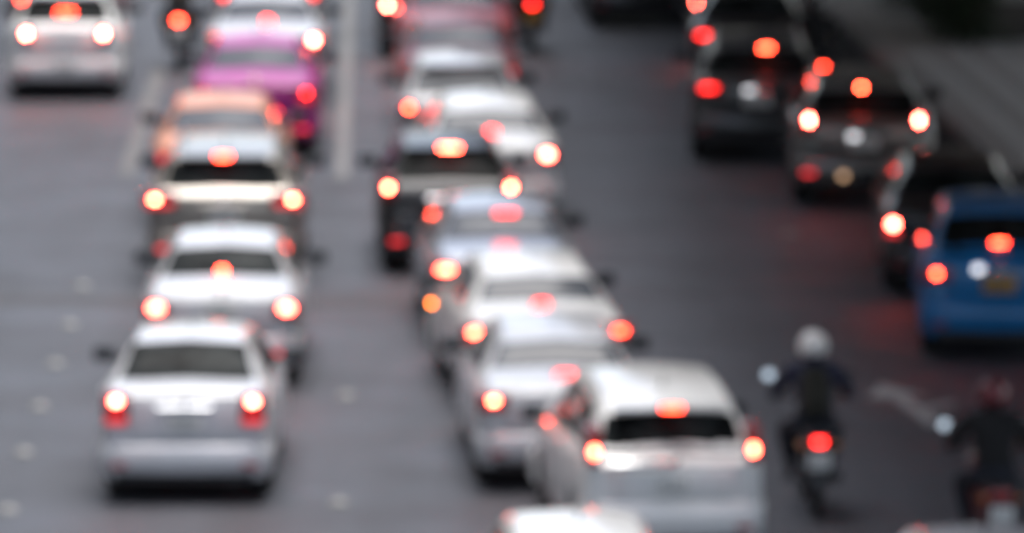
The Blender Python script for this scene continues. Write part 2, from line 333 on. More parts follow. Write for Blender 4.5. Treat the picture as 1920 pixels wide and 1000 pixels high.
class Shape:
    def __init__(s, kind):
        K = KINDS[kind]; s.K = K; ys = [a[0] for a in K['st']]
        s.f = [pchip(ys, [a[i] for a in K['st']]) for i in (1, 2, 3, 4)]; s.L = K['L']
    def half(s, y):
        K = s.K; zs, zt, w, wt = (g(y) for g in s.f); zb = K['zb']; za = 0
        Ra = K['wr'] + 0.06
        for c in K['wh']:
            if abs(y - c) < Ra: za = max(za, K['wr'] + math.sqrt(Ra * Ra - (y - c) ** 2))
        lo = max(zb, za); dz = zt - zs
        return [(0, zb), (w - .26, lo), (w - .05, lo), (w - .012, max(zb + .10, lo + .01)), (w, max(zb + .30, lo + .03)), (w - .012, max(zs - .10, lo + .05)), (w - .04, zs),
                (w - .055, zs + min(.03, dz * .25)), (wt + .03 + (w - .055 - wt - .03) * .06, zs + dz * .80), (wt - .035, zs + dz * .955), (wt * .55, zt - .004), (0, zt + .012)]
    def P(s, y, q):
        """q runs over the car: 0 roof middle, +-11 floor middle"""
        H = s.half(y); t = 11 - abs(q); i = min(int(t), 10); f = t - i
        x = H[i][0] * (1 - f) + H[i + 1][0] * f; z = H[i][1] * (1 - f) + H[i + 1][1] * f
        return Vector((x if q >= 0 else -x, y, z))
    def N(s, y, q):
        e = 0.01; a = s.P(y + e, q) - s.P(y - e, q); b = s.P(y, q + e) - s.P(y, q - e)
        n = a.cross(b)
        if n.length < 1e-9: return Vector((0, 0, 1))
        n.normalize(); p = s.P(y, q); o = Vector((p.x, 0, p.z - 0.7))
        return n if n.dot(o) > 0 else -n
    def body(s):
        K = s.K; ys = set()
        for i in range(41): ys.add(round(s.L * i / 40, 4))
        for a in K['st']: ys.add(a[0])
        for c in K['wh']:
            Ra = K['wr'] + .06
            for k in range(-5, 6): ys.add(round(c + Ra * math.sin(k * math.pi / 10) * 0.999, 4))
        ys = sorted(ys); keep = [ys[0]]
        for y in ys[1:]:
            if y - keep[-1] > .018: keep.append(y)
        rings = []
        for y in keep:
            H = s.half(y); rings.append([(x, y, z) for x, z in H] + [(-x, y, z) for x, z in H[-2:0:-1]])
        return MB().loft(rings).mesh('body', None, True, 32)
    def patch(s, y0, y1, q0, q1, off=.006, ny=10, nq=8, key='patch'):
        """panel standing off the body; y0, y1 = (at q0, at q1)"""
        g = []; 
        for i in range(ny + 1):
            row = []
            for j in range(nq + 1):
                f = j / nq; q = q0 + (q1 - q0) * f; a = y0[0] + (y0[1] - y0[0]) * f; b = y1[0] + (y1[1] - y1[0]) * f
                y = a + (b - a) * i / ny; p = s.P(y, q); n = s.N(y, q); row.append((p + n * off, p - n * .004))
            g.append(row)
        v = []; F = []; W_ = nq + 1
        for row in g: v += [tuple(c[0]) for c in row]
        for i in range(ny):
            for j in range(nq): F.append((i * W_ + j, i * W_ + j + 1, (i + 1) * W_ + j + 1, (i + 1) * W_ + j))
        loop = [(0, j) for j in range(nq)] + [(i, nq) for i in range(ny)] + [(ny, j) for j in range(nq, 0, -1)] + [(i, 0) for i in range(ny, 0, -1)]
        base = len(v); v += [tuple(g[i][j][1]) for i, j in loop]; n = len(loop)
        for k in range(n):
            i, j = loop[k]; i2, j2 = loop[(k + 1) % n]; F.append((i * W_ + j, i2 * W_ + j2, base + (k + 1) % n, base + k))
        return v, F
SHAPES = {k: Shape(k) for k in KINDS}
def cached(key, fn):
    if key not in CACHE: CACHE[key] = fn()
    return CACHE[key]
def wrap_bumper(key, w, L, y_out, z0, z1, front, mat):
    """rounded bumper skin wrapped round a car end"""
    plan = [(-w - .008, .42), (-w - .01, .16), (-w + .06, .02), (-w + .22, -.03), (0, -.05), (w - .22, -.03), (w - .06, .02), (w + .01, .16), (w + .008, .42)]
    rings = []
    for f, ins in ((0, .05), (.12, .01), (.5, 0), (.85, .008), (1, .05)):
        z = z0 + (z1 - z0) * f; ring = []
        for x, y in plan: ring.append((x * (1 - ins * .35), y + y_out + ins, z))
        for x, y in plan[::-1]: ring.append((x * .86, max(y + .12, .1) + y_out, z))
        rings.append([(x, (L - y) if front else y, z) for x, y, z in ring])
    return MB().loft(rings).mesh(key, mat, True, 50)
def wheel_meshes(wr):
    t = .195
    tyre = MB().lathe([(wr * .62, -t / 2 + .01), (wr * .90, -t / 2), (wr * .985, -t / 2 + .03), (wr, 0), (wr * .985, t / 2 - .03), (wr * .90, t / 2), (wr * .62, t / 2 - .01)], 28).mesh('tyre', RUBBER)
    m = MB().lathe([(wr * .62, -.05), (wr * .66, .06), (wr * .64, .085), (wr * .58, .06), (wr * .56, .0)], 24)
    for k in range(5):
        a = k * 2 * math.pi / 5; m.box((.065, math.cos(a) * wr * .32, math.sin(a) * wr * .32), (.025, wr * .56, .055), .006, Matrix.Rotation(a, 3, 'X'))
    rim = m.lathe([(.045, .05), (.04, .09), (.01, .092)], 12).mesh('rim', ALLOY)
    hub = MB().lathe([(wr * .45, -.06), (wr * .5, .0), (wr * .3, .02)], 16).mesh('wheel', PLASTIC)
    return hub, tyre, rim
NCAR = [0]
def car(kind, col, label, u, v, zl, head, brake='bright', high='low', sep=1.36, lampsize=(.24, .20), brakesize=(.13, .12), boff=(0, .02), plate=PLATE, pz=None, refl_glow=None, cat='car', name=None, glass=GLASS,
        indicator=None, fog_plate=None, low_lamp=None, chrome=False, high_w=.15, hpx=None, trim=None, glow=None, rails=True, right=None, roofstrip=None, name_mirror=PLASTIC, loc=None, brake_r=None, hu=0.0, sky_mirror=False):
    """a vehicle whose pair of tail lamps is seen at pixel (u, v), standing zl above the road; head = heading to the right of straight ahead"""
    sh = SHAPES[kind]; K = sh.K; P_ = paint(col)
    pos = loc if loc is not None else at(u, v, zl)
    rz = -R(head); booted = kind in ('sedan', 'tall_sedan', 'classic_sedan'); sc_ = FPX / pos.y
    t = thing(name or {'sedan': 'sedan_car', 'tall_sedan': 'sedan_car', 'classic_sedan': 'sedan_car', 'crossover': 'sport_utility_car', 'wagon': 'people_carrier', 'hatch': 'hatchback_car', 'suv': 'sport_utility_car', 'mpv': 'people_carrier', 'pickup': 'pickup_truck'}[kind], label, cat, (pos.x, pos.y, 0), rz, 'vehicles queuing along the street')
    def P2(nm, key, fn, mat, parent=t, loc=None):
        me = cached((kind, key, mat.name), lambda: (lambda m: (m.materials.clear(), m.materials.append(mat), m)[2])(fn()))
        return link(nm, me, parent, None, loc)
    def pm(nm, key, y0, y1, q0, q1, mat, parent=t, off=.006, ny=10, nq=8, smooth=True):
        return P2(nm, key, lambda: mesh_from(nm, *sh.patch(y0, y1, q0, q1, off, ny, nq), None, smooth), mat, parent)
    P2('body', 'body', sh.body, P_)
    r0, r1 = K['rear']; pm('rear_window', 'rw', (r0, r0), (r1, r1), -2.35, 2.35, glass, nq=12)
    w0, w1 = K['wind']; pm('windscreen', 'ws', (w0, w0), (w1, w1), -2.35, 2.35, glass, nq=12)
    for sgn in (-1, 1):
        for k, (a, b) in enumerate(K['side']):
            pm('side_window', 'sw%d%d' % (k, sgn), (a[0], a[1]), (b[0], b[1]), sgn * 3.85, sgn * 3.03, glass, nq=4, ny=8)
        for k, (a, b) in enumerate(K['doors']):
            d_ = pm('door', 'dr%d%d' % (k, sgn), (a, a), (b, b), sgn * 8.1, sgn * 4.95, P_, off=.007)
            pt = sh.P(a + .16, sgn * 5.6)
            P2('door_handle', 'dh%d%d' % (k, sgn), lambda: MB().box(pt + Vector((sgn * .012, 0, 0)), (.035, .17, .03), .01).mesh('door_handle'), P_, d_)
    if K['hood']: pm('bonnet', 'bo', (K['hood'][0],) * 2, (K['hood'][1],) * 2, -3.0, 3.0, P_, nq=12)
    # rear face: lid / tailgate panel, bumper, plate
    zt0 = sh.f[1](0); lidz0 = .60 if kind in ('sedan', 'tall_sedan', 'classic_sedan', 'hatch') else .66
    if booted:
        pm('boot_lid', 'bl', (K['lid'][0],) * 2, (K['lid'][1],) * 2, -2.7, 2.7, P_, nq=12)
    g = P2('rear_panel' if booted else 'tailgate', 'tg', lambda: MB().box((0, -.004, (lidz0 + zt0) / 2 - .02), (1.06, .05, zt0 - lidz0 - .06), .02).mesh('tailgate'), P_)
    wv = sh.f[2](.3)
    P2('rear_bumper', 'rb', lambda: wrap_bumper('rear_bumper', wv, sh.L, -.03, K['zb'] + .04, lidz0 - .015, False, None), P_)
    P2('bumper_valance', 'bv', lambda: MB().box((0, .06, K['zb'] + .03), (2 * wv - .34, .2, .12), .03).mesh('bumper_valance'), PLASTIC)
    P2('front_bumper', 'fb', lambda: wrap_bumper('front_bumper', wv, sh.L, -.02, K['zb'] + .02, .56, True, None), P_)
    P2('grille', 'gr', lambda: MB().box((0, sh.L - .06, .62), (.8, .12, .14), .03).mesh('grille'), PLASTIC)
    z_p = pz if pz else (lidz0 + zt0) / 2 - .03
    yp = -.038 if z_p > lidz0 else -.085
    pl = link('licence_plate', cached(('plate', plate.name), lambda: MB().box((0, 0, 0), (.36, .014, .16), .006).mesh('licence_plate', plate)), t, None, (0, yp, z_p))
    link('plate_marks', cached('pmk', lambda: MB().box((-.12, -.009, .02), (.02, .004, .06)).box((-.07, -.009, .02), (.02, .004, .06)).box((.0, -.009, .02), (.02, .004, .06)).box((.05, -.009, .02), (.02, .004, .06)).box((.10, -.009, .02), (.02, .004, .06)).box((0, -.009, -.05), (.18, .004, .012)).mesh('plate_marks', INK, False)), pl)
    if trim: link('handle_trim', MB().tube([(trim[0] - trim[2] / 2, -.05, trim[1]), (trim[0], -.056, trim[1] + .004), (trim[0] + trim[2] / 2, -.05, trim[1])], .034, 14).mesh('handle_trim', CHROME), g)
    elif chrome or not booted: link('handle_trim', cached(('ht', kind, chrome, col), lambda: MB().tube([(-.26, -.035, z_p + .13), (0, -.042, z_p + .135), (.26, -.035, z_p + .13)], .026, 12).mesh('handle_trim', CHROME if chrome else P_)), g)
    P2('badge', 'bd', lambda: MB().lathe([(.045, 0), (.05, .008), (.03, .014)], 16, 'Y', (0, -.047, z_p + .21)).mesh('badge'), CHROME, g)
    # lamps
    for sgn in (-1, 1):
        lv = brake if sgn < 0 else (brake_r or brake)
        hw, hh = lampsize
        tl = link('tail_light', cached(('tl', kind, hw, hh, sgn), lambda: MB().box((0, .03 if hh < .3 else .10, 0), (hw, .20 if hh < .3 else .34, hh), .03).mesh('tail_light', LENS)), t, None, (sgn * sep / 2, .03, zl - boff[1]))
        if lv:
            bw, bh = brakesize; lm = lamp(lv, bw * .9, bh * .9, sc_)
            link('brake_lamp', cached(('bk', brakesize, lm.name), lambda: MB().loft([[(.5 * bw * k_ * math.cos(w_ * math.pi / 8), y_, .5 * bh * k_ * math.sin(w_ * math.pi / 8)) for w_ in range(16)] for y_, k_ in ((-.012, .85), (-.006, 1.0), (.02, 1.0))]).mesh('brake_lamp', lm)), tl, None, (sgn * boff[0], -.072, boff[1]))
        if low_lamp: link('lower_lens', cached(('ll', low_lamp, hw), lambda: MB().box((0, 0, 0), (hw * .8, .03, .07), .012).mesh('lower_lens', lamp(low_lamp, hw * .8, .07))), tl, None, (0, -.066, -hh / 2 + .035))
        link('headlight', cached(('hl', kind), lambda: MB().box((0, 0, 0), (.30, .30, .15), .05).mesh('headlight', CLEAR)), t, None, (sgn * (wv - .24), sh.L - .26, sh.f[0](sh.L - .3) - .09))
        if refl_glow: link('reflector', cached(('rf', refl_glow), lambda: MB().box((0, 0, 0), (.16, .03, .05), .012).mesh('reflector', lamp(refl_glow, .16, .05))), t, None, (sgn * (wv - .2), -.075, K['zb'] + .16))  # reflector made to glow, imitating the light it throws back
        else: link('reflector', cached('rf0', lambda: MB().box((0, 0, 0), (.15, .03, .045), .012).mesh('reflector', LENS)), t, None, (sgn * (wv - .2), -.07, K['zb'] + .14))
        # door mirror
        ym = K['side'][-1][1][0] - .10; zm = sh.f[0](ym) + .10
        m_ = link('door_mirror', cached(('mir', sgn, name_mirror.name), lambda: MB().box((sgn * .13, 0, 0), (.23, .12, .15), .04).box((sgn * .0, .02, -.05), (.12, .06, .05), .015).mesh('door_mirror', name_mirror)), t, None, (sgn * (wv - .03), ym, zm))
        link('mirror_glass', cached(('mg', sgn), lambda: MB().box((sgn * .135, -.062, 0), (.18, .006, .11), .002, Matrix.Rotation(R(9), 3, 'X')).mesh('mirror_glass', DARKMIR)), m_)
        hub, tyre, rim = cached(('wh', K['wr']), lambda: wheel_meshes(K['wr']))
        for yw in K['wh']:
            w_ = link('wheel', hub, t, None, (sgn * (wv - .125), yw, K['wr'])); w_.rotation_euler = (random.random(), 0, 0 if sgn > 0 else math.pi)
            link('tyre', tyre, w_); link('rim', rim, w_)
    # high-level brake lamp: a housing with a row of light-emitting diodes
    if high:
        hu_, hv_ = hpx or (u, None)
        if hv_ is None:
            p_ = sh.P(r0 + .02 if booted else r1 + .02, 0)
        else:                               # the point of the rear slope that is seen at that level
            def lev(y):
                c = Vector((pos.x, pos.y, 0)) + Matrix.Rotation(rz, 3, 'Z') @ sh.P(y, 0) - Vector((0, 0, CAM_H))
                dz = c.y * math.cos(PITCH) - c.z * math.sin(PITCH)
                return 500 - FPX * (c.y * math.sin(PITCH) + c.z * math.cos(PITCH)) / dz
            ym_ = r1 - .135 if kind in ('hatch', 'suv', 'mpv', 'crossover', 'wagon') else 9
            yb = min((k * .005 for k in range(1, 290)), key=lambda y: abs(lev(y) - hv_)); p_ = sh.P(yb, 0)
            if yb > ym_: p_ = Vector((0, ym_, sh.f[1](r1 + .08) - .012))
        p_ = p_ + Vector((max(-.25, min(.25, (hu_ - u) / sc_ - math.sin(R(head)) * p_.y)) if hv_ is not None else 0, -.015, .02))
        hb = link('high_brake_light', cached(('hb', high_w), lambda: MB().box((0, .02, 0), (high_w + .06, .08, .045), .012).mesh('high_brake_light', LENS)), t, None, p_)
        n = 6; lm = MB(); lmat = lamp(high, high_w * .7, .03, sc_)
        for k in range(n): lm.box((high_w * ((k + .5) / n - .5), -.024, 0), (high_w / n * .7, .012, .032), .003)
        link('light_strip', cached(('hs', high_w, lmat.name), lambda: lm.mesh('light_strip', lmat)), hb)
    if kind in ('hatch', 'suv', 'mpv', 'crossover', 'wagon'):
        y_, z_ = r1 + .08, sh.f[1](r1 + .08)
        P2('roof_spoiler', 'sp', lambda: MB().box((0, y_ - .10, z_ - .005), (1.04, .22, .035), .012).mesh('roof_spoiler'), P_)
        P2('rear_wiper', 'wp', lambda: MB().tube([sh.P(r0 + .02, .6) + sh.N(r0 + .02, .6) * .02, sh.P((r0 + r1) / 2, -1.2) + sh.N((r0 + r1) / 2, -1.2) * .02], .008, 6).mesh('rear_wiper'), PLASTIC)
    if kind == 'pickup':
        P2('load_cover', 'lc', lambda: MB().box((0, .76, 1.125), (1.5, 1.28, .03), .01).mesh('load_cover'), PLASTIC)
    if kind in ('suv', 'crossover') and rails:
        rz_ = sh.f[1](1.5) - 1.685
        for sgn in (-1, 1):
            P2('roof_rail', 'rr%d' % sgn, lambda: MB().tube([(sgn * .56, .6, 1.62 + rz_), (sgn * .55, .75, 1.715 + rz_), (sgn * .55, 2.3, 1.735 + rz_), (sgn * .56, 2.5, 1.64 + rz_)], .016, 6).mesh('roof_rail'), ALLOY)
    P2('aerial', 'ae', lambda: MB().tube([(0, K['side'][0][1][0] - .3, sh.f[1](K['side'][0][1][0] - .3) - .01), (0, K['side'][0][1][0] - .42, sh.f[1](K['side'][0][1][0] - .3) + .16)], [.012, .004], 6).mesh('aerial'), PLASTIC)
    P2('exhaust_pipe', 'ex', lambda: MB().tube([(.45, -.02, K['zb'] - .02), (.45, .5, K['zb'] - .02)], .025, 8).mesh('exhaust_pipe'), ALLOY)
    if indicator:
        sg = -1 if indicator == 'left' else 1
        il = link('turn_signal', MB().box((0, 0, 0), (.11, .03, .05), .012).mesh('turn_signal', lamp('amberhot', .11, .05)), t, None, (sg * (sep / 2 - .03), -.075, zl - .085))
        link('side_repeater', MB().box((0, 0, 0), (.02, .05, .035), .006).mesh('side_repeater', lamp('amber', .025, .035)), t, None, (sg * (sh.half(3.95)[4][0] + .008), 3.95, .70))
    if glow: link('trim_glow', MB().box((0, 0, 0), (glow[2], .03, .07), .014).mesh('trim_glow', lamp('white', glow[2], .07)), t, None, (glow[0], -.05, glow[1]))  # glowing bar imitates a bright highlight on the tailgate chrome
    if fog_plate:
        for x, z, lv in fog_plate: link('fog_or_plate_light', MB().box((0, 0, 0), (.09, .03, .07), .012).mesh('fog_or_plate_light', lamp(lv, .09, .07)), t, None, (x, -.09, z))  # red ones are fog lamps, the warm plate level is plate lamps
    if roofstrip:
        sg_ = link('roof_strip', MB().box((0, 1.9, 1.55), (.62, .16, .16), .03).mesh('roof_strip', mottle(principled('strip_cream', (.55, .5, .42), .5), 6, .8, 1)), t)  # cream strip standing across the roof
    return t

car('tall_sedan', 'silver', 'silver sedan with white plate, last in the queue beside the row of road studs', 346, 752, 1.0, 0.5, 'hot', None, sep=1.31, lampsize=(.25, .30), brakesize=(.085, .06), boff=(0, .07), low_lamp='dim', pz=.80, chrome=True)
car('classic_sedan', 'bright_silver', 'pale silver sedan with white plate directly ahead of the plain silver sedan', 415, 577, .88, 0.0, 'hot', 'mid', sep=1.38, lampsize=(.27, .19), brakesize=(.14, .09), fog_plate=[(.42, .40, 'low')], refl_glow='dim', high_w=.06, hpx=(413, 510), pz=.84)
car('crossover', 'champagne', 'champagne grey sport utility car with wide red tail lights and dark rear window', 420, 374, 1.03, 0.0, 'bright', 'mid', sep=1.50, lampsize=(.40, .17), brakesize=(.075, .05), boff=(.05, 0), refl_glow='dim', high_w=.16, low_lamp='dim', hpx=(418, 293))
car('classic_sedan', 'orange', 'orange taxi sedan between the champagne car and the magenta taxi', 412, 296, .88, -1.0, 'dim', None, sep=1.38, cat='taxi', glass=PALEGLASS)
car('classic_sedan', 'magenta', 'magenta taxi sedan with dull red tail lights', 478, 174, .88, -0.5, 'low', None, sep=1.36, brakesize=(.05, .05), refl_glow='dim', low_lamp='dim', cat='taxi', glass=PALEGLASS)
car('classic_sedan', 'bright_silver', 'pale silver sedan just ahead of the magenta taxi', 499, 75, .92, -0.8, 'hot', 'low', sep=1.34, brakesize=(.07, .07), high_w=.09, hpx=(500, 40), glass=PALEGLASS)
car('hatch', 'white', 'white hatchback alone beside the motorcycle in the far left lane', 122, 63, .95, -1.0, 'hot', 'mid', sep=1.09, lampsize=(.16, .24), brakesize=(.06, .07), boff=(0, .03), high_w=.22, pz=.45, hpx=(122, 25))
car('sedan', 'dark_red', 'dark red car partly hidden ahead of the white hatchback', 125, -4, .90, -1.0, 'mid', None, sep=1.30, brake_r='dim')
car('sedan', 'bright_silver', 'silver car hidden ahead of the pale sedan, only its tail showing', 503, -9, .88, -0.8, 'low', None, sep=1.30)
# middle queue
car('sedan', 'black', 'black sedan at the head of the middle queue', 812, 9, .80, -1, 'hot', None, sep=1.36, brakesize=(.06, .06))
car('classic_sedan', 'pink_red', 'pale red taxi sedan ahead of the dark red sedan in the middle queue', 856, 60, .85, -1.5, 'hot', 'low', sep=1.22, brake_r='dim', brakesize=(.08, .05), high_w=.11, cat='taxi', hpx=(853, 31), glass=PALEGLASS)
car('classic_sedan', 'dark_red', 'dark red sedan behind the pale red taxi, ahead of the small silver hatchback', 862, 136, .86, -1.5, 'dim', None, sep=1.36, glass=PALEGLASS)
car('hatch', 'bright_silver', 'small silver hatchback between the dark red sedan and the white sedan', 866, 201, .94, -1.5, 'mid', 'mid', sep=1.37, lampsize=(.2, .2), brakesize=(.06, .06), high_w=.05, hpx=(864, 180), glass=PALEGLASS)
car('sedan', 'white', 'white sedan ahead of the black car, pulled a little to the right', 923, 290, .90, -2.5, 'hot', 'low', sep=1.36, high_w=.11, brakesize=(.12, .09), hpx=(922, 247), glass=PALEGLASS)
car('hatch', 'black', 'black hatchback with bright brake lights between two pale sedans', 843, 351, 1.03, -2.0, 'bright', 'bright', sep=1.44, lampsize=(.17, .28), brakesize=(.06, .06), boff=(0, 0), refl_glow='dim', high_w=.23, hpx=(843, 290), fog_plate=[(-.14, .72, 'low')], chrome=True)
car('classic_sedan', 'grey_silver', 'grey silver sedan directly behind the black hatchback', 951, 504, .88, -3.5, 'bright', 'low', sep=1.36, lampsize=(.30, .2), brakesize=(.17, .06), high_w=.24, hpx=(948, 402), glass=PALEGLASS)
car('sedan', 'white', 'white sedan with its left amber turn signal flashing', 1027, 621, .90, -6.0, 'bright', 'low', sep=1.50, lampsize=(.26, .2), brakesize=(.13, .06), indicator='left', high_w=.14, brake_r='mid', hpx=(1015, 570), glass=PALEGLASS)
car('sedan', 'bright_silver', 'pale silver sedan squeezed between the flashing white sedan and the white people carrier', 1054, 750, .90, -3, 'bright', 'low', sep=1.33, lampsize=(.3, .18), brakesize=(.08, .04), high_w=.17, hpx=(1060, 703), glass=PALEGLASS)
car('mpv', 'white', 'white people carrier with black rear window and chrome tailgate strip', 1263, 844, 1.12, -6.5, 'bright', 'mid', trim=(-.30, .99, .55), sep=1.46, lampsize=(.13, .36), brakesize=(.06, .09), boff=(0, -.05), high_w=.18, chrome=True, hpx=(1260, 771), pz=.80)
# front ends of two cars whose tails are below the picture
p = at(1080, 966, 1.475)
car('sedan', 'white', 'white car roof behind the white people carrier', 0, 0, .85, -3, 'mid', None, loc=p - Vector((-.1, 2.0, 0)))
p = at(1845, 1005, 1.51)
car('hatch', 'silver', 'silver car roof behind the motorcyclist in the red helmet', 0, 0, .85, -4, 'mid', None, loc=p - Vector((-.1, 1.4, 0)))
# right-hand queue, in the shade of the elevated road
car('wagon', 'blue', 'blue taxi with yellow plate and cream strip on the roof', 1874, 513, .95, 1.8, 'mid', 'mid', glow=(-.23, 1.0, .10), sep=1.36, lampsize=(.34, .15), brakesize=(.06, .06), plate=PLATEY, chrome=True, high_w=.14, roofstrip=True, cat='taxi', rails=False, hpx=(1875, 458))
car('sedan', 'black', 'black car immediately ahead of the blue taxi', 1792, 420, .85, 0.8, 'hot', None, sep=1.44, lampsize=(.2, .22), brakesize=(.10, .09), low_lamp='dim')
car('crossover', 'gunmetal', 'dark silver sport utility car with chrome tailgate trim, nearest the kerb', 1620, 225, 1.12, 0.5, 'hot', 'mid', sep=1.38, lampsize=(.13, .34), brakesize=(.045, .09), boff=(0, .02), refl_glow='dim', high_w=.05, chrome=True, glow=(-.13, .92, .12), fog_plate=[(-.26, .42, 'plate'), (.02, .42, 'plate')], hpx=(1616, 180))
car('crossover', 'charcoal', 'charcoal sport utility car with one long lit tail light and bright tailgate trim', 1420, 165, 1.0, 1.0, 'low', 'mid', glow=(-.10, .97, .14), sep=1.28, lampsize=(.40, .16), brakesize=(.22, .06), brake_r='dim', high_w=.13, chrome=True, hpx=(1437, 64))
car('sedan', 'black', 'black sedan directly ahead of the charcoal sport utility car', 1405, 66, .90, 1.2, 'low', None, sep=1.28, lampsize=(.3, .18), brakesize=(.20, .06), brake_r='dim')
car('sedan', 'charcoal', 'charcoal sedan at the head of the right-hand queue', 1395, 8, .82, 1, 'hot', None, sep=1.38, brake_r='dim', brakesize=(.06, .06))
car('sedan', 'black', 'black sedan in the open lane, past the motorcycle with the yellowish plate', 1205, -48, .85, -3, None, None, sep=1.36)

# ------------------------------------------------------------------ motorcycles and riders
def person_mesh(key, jacket, trousers, shoes, skin, wide=1.0):
    """seated rider as one skinned surface, hands closed on the grips"""
    V, E, RAD, ZN = [], [], [], []
    def add(p, r, parent=None, zone=0):
        V.append(Vector(p)); RAD.append(r if isinstance(r, tuple) else (r, r)); ZN.append(zone)
        if parent is not None: E.append((parent, len(V) - 1))
        return len(V) - 1
    pel = add((0, .50, .86), (.165, .13), None, 1)
    w1 = add((0, .53, 1.0), (.18, .13), pel, 0); ch = add((0, .60, 1.18), (.205, .14), w1, 0); sh_ = add((0, .645, 1.345), (.17, .11), ch, 0)
    nk = add((0, .675, 1.43), .075, sh_, 0); hd_ = add((0, .705, 1.52), .092, nk, 3); add((0, .715, 1.60), .085, hd_, 3)
    for s in (-1, 1):
        a = add((s * .215 * wide, .65, 1.345), .085, sh_, 0); e = add((s * .36 * wide, .84, 1.10), .064, a, 0); wri = add((s * .345, 1.06, 1.045), .034, e, 0); add((s * .335, 1.13, 1.045), .034, wri, 3)
        h = add((s * .11, .56, .83), .105, pel, 1); k = add((s * .25, .97, .76), .085, h, 1); c = add((s * .225, .95, .55), .066, k, 1); an = add((s * .185, .93, .36), .043, c, 1)
        f = add((s * .185, .96, .315), .045, an, 2); add((s * .19, 1.12, .30), .036, f, 2)
    me = bpy.data.meshes.new('skel'); me.from_pydata([tuple(v) for v in V], E, [])
    o = bpy.data.objects.new('skel', me); COL.objects.link(o)
    md = o.modifiers.new('s', 'SKIN'); md.use_smooth_shade = True
    if not me.skin_vertices: 
        import bpy as _b
        with _b.context.temp_override(object=o, active_object=o): _b.ops.mesh.customdata_skin_add()
    for i, sv in enumerate(me.skin_vertices[0].data): sv.radius = RAD[i]; sv.use_root = (i == 0)
    sb = o.modifiers.new('d', 'SUBSURF'); sb.levels = 2
    dg = bpy.context.evaluated_depsgraph_get(); out = bpy.data.meshes.new_from_object(o.evaluated_get(dg))
    bpy.data.objects.remove(o)
    bm = bmesh.new(); bm.from_mesh(out); mb_ = MB(); mb_.bm.free(); mb_.bm = bm
    nb = len(bm.faces)
    for s in (-1, 1):                       # four fingers over the grip, thumb under it
        for k in range(4):
            x = s * (.30 + .024 * k); ln = (.9, 1.0, .96, .8)[k]
            mb_.tube([(x, 1.13, 1.055), (x, 1.13 + .04 * ln, 1.072), (x, 1.13 + .066 * ln, 1.05), (x, 1.13 + .06 * ln, 1.02)], [.010, .0095, .009, .007], 6)
        mb_.tube([(s * .305, 1.10, 1.035), (s * .285, 1.135, 1.02), (s * .29, 1.165, 1.012)], [.012, .011, .008], 6)
    # nose and ears
    mb_.ball((0, .805, 1.525), (.015, .02, .022), 1); mb_.ball((.088, .70, 1.53), (.012, .022, .032), 1); mb_.ball((-.088, .70, 1.53), (.012, .022, .032), 1)
    bm.to_mesh(out); bm.free()
    out.materials.clear()
    for m in (jacket, trousers, shoes, skin): out.materials.append(m)
    for i, p in enumerate(out.polygons):
        p.use_smooth = True; c = p.center
        if i >= nb: p.material_index = 3; continue
        j = min(range(len(V)), key=lambda q: (V[q] - c).length); z = ZN[j]
        p.material_index = z
    out.name = key
    return out
SKIN = principled('skin', (0.36, 0.20, 0.13), 0.55); SHOE = principled('shoe', (0.03, 0.028, 0.026), 0.6)
def cloth(n, c): return mottle(principled('cloth_' + n, c, 0.9), 12, 0.75, 1.15)
DENIM = cloth('denim', (0.018, 0.02, 0.03))
def helmet_mesh(mat):
    bm = bmesh.new(); bmesh.ops.create_uvsphere(bm, u_segments=24, v_segments=16, radius=1, matrix=Matrix.Diagonal((.142, .165, .15, 1)))
    # face opening and neck opening
    kill = [v for v in bm.verts if v.co.z < -.105 or (v.co.y > .085 and -.075 < v.co.z < .045)]
    bmesh.ops.delete(bm, geom=kill, context='VERTS')
    bmesh.ops.solidify(bm, geom=bm.faces, thickness=.018)
    me = bpy.data.meshes.new('helmet'); bm.to_mesh(me); bm.free()
    for p in me.polygons: p.use_smooth = True
    me.materials.append(mat); return me
def visor_mesh():
    bm = bmesh.new(); bmesh.ops.create_uvsphere(bm, u_segments=24, v_segments=16, radius=1, matrix=Matrix.Diagonal((.146, .170, .154, 1)))
    bmesh.ops.delete(bm, geom=[v for v in bm.verts if not (v.co.y > .06 and -.09 < v.co.z < .06)], context='VERTS')
    me = bpy.data.meshes.new('visor'); bm.to_mesh(me); bm.free()
    for p in me.polygons: p.use_smooth = True
    me.materials.append(GLASS); return me
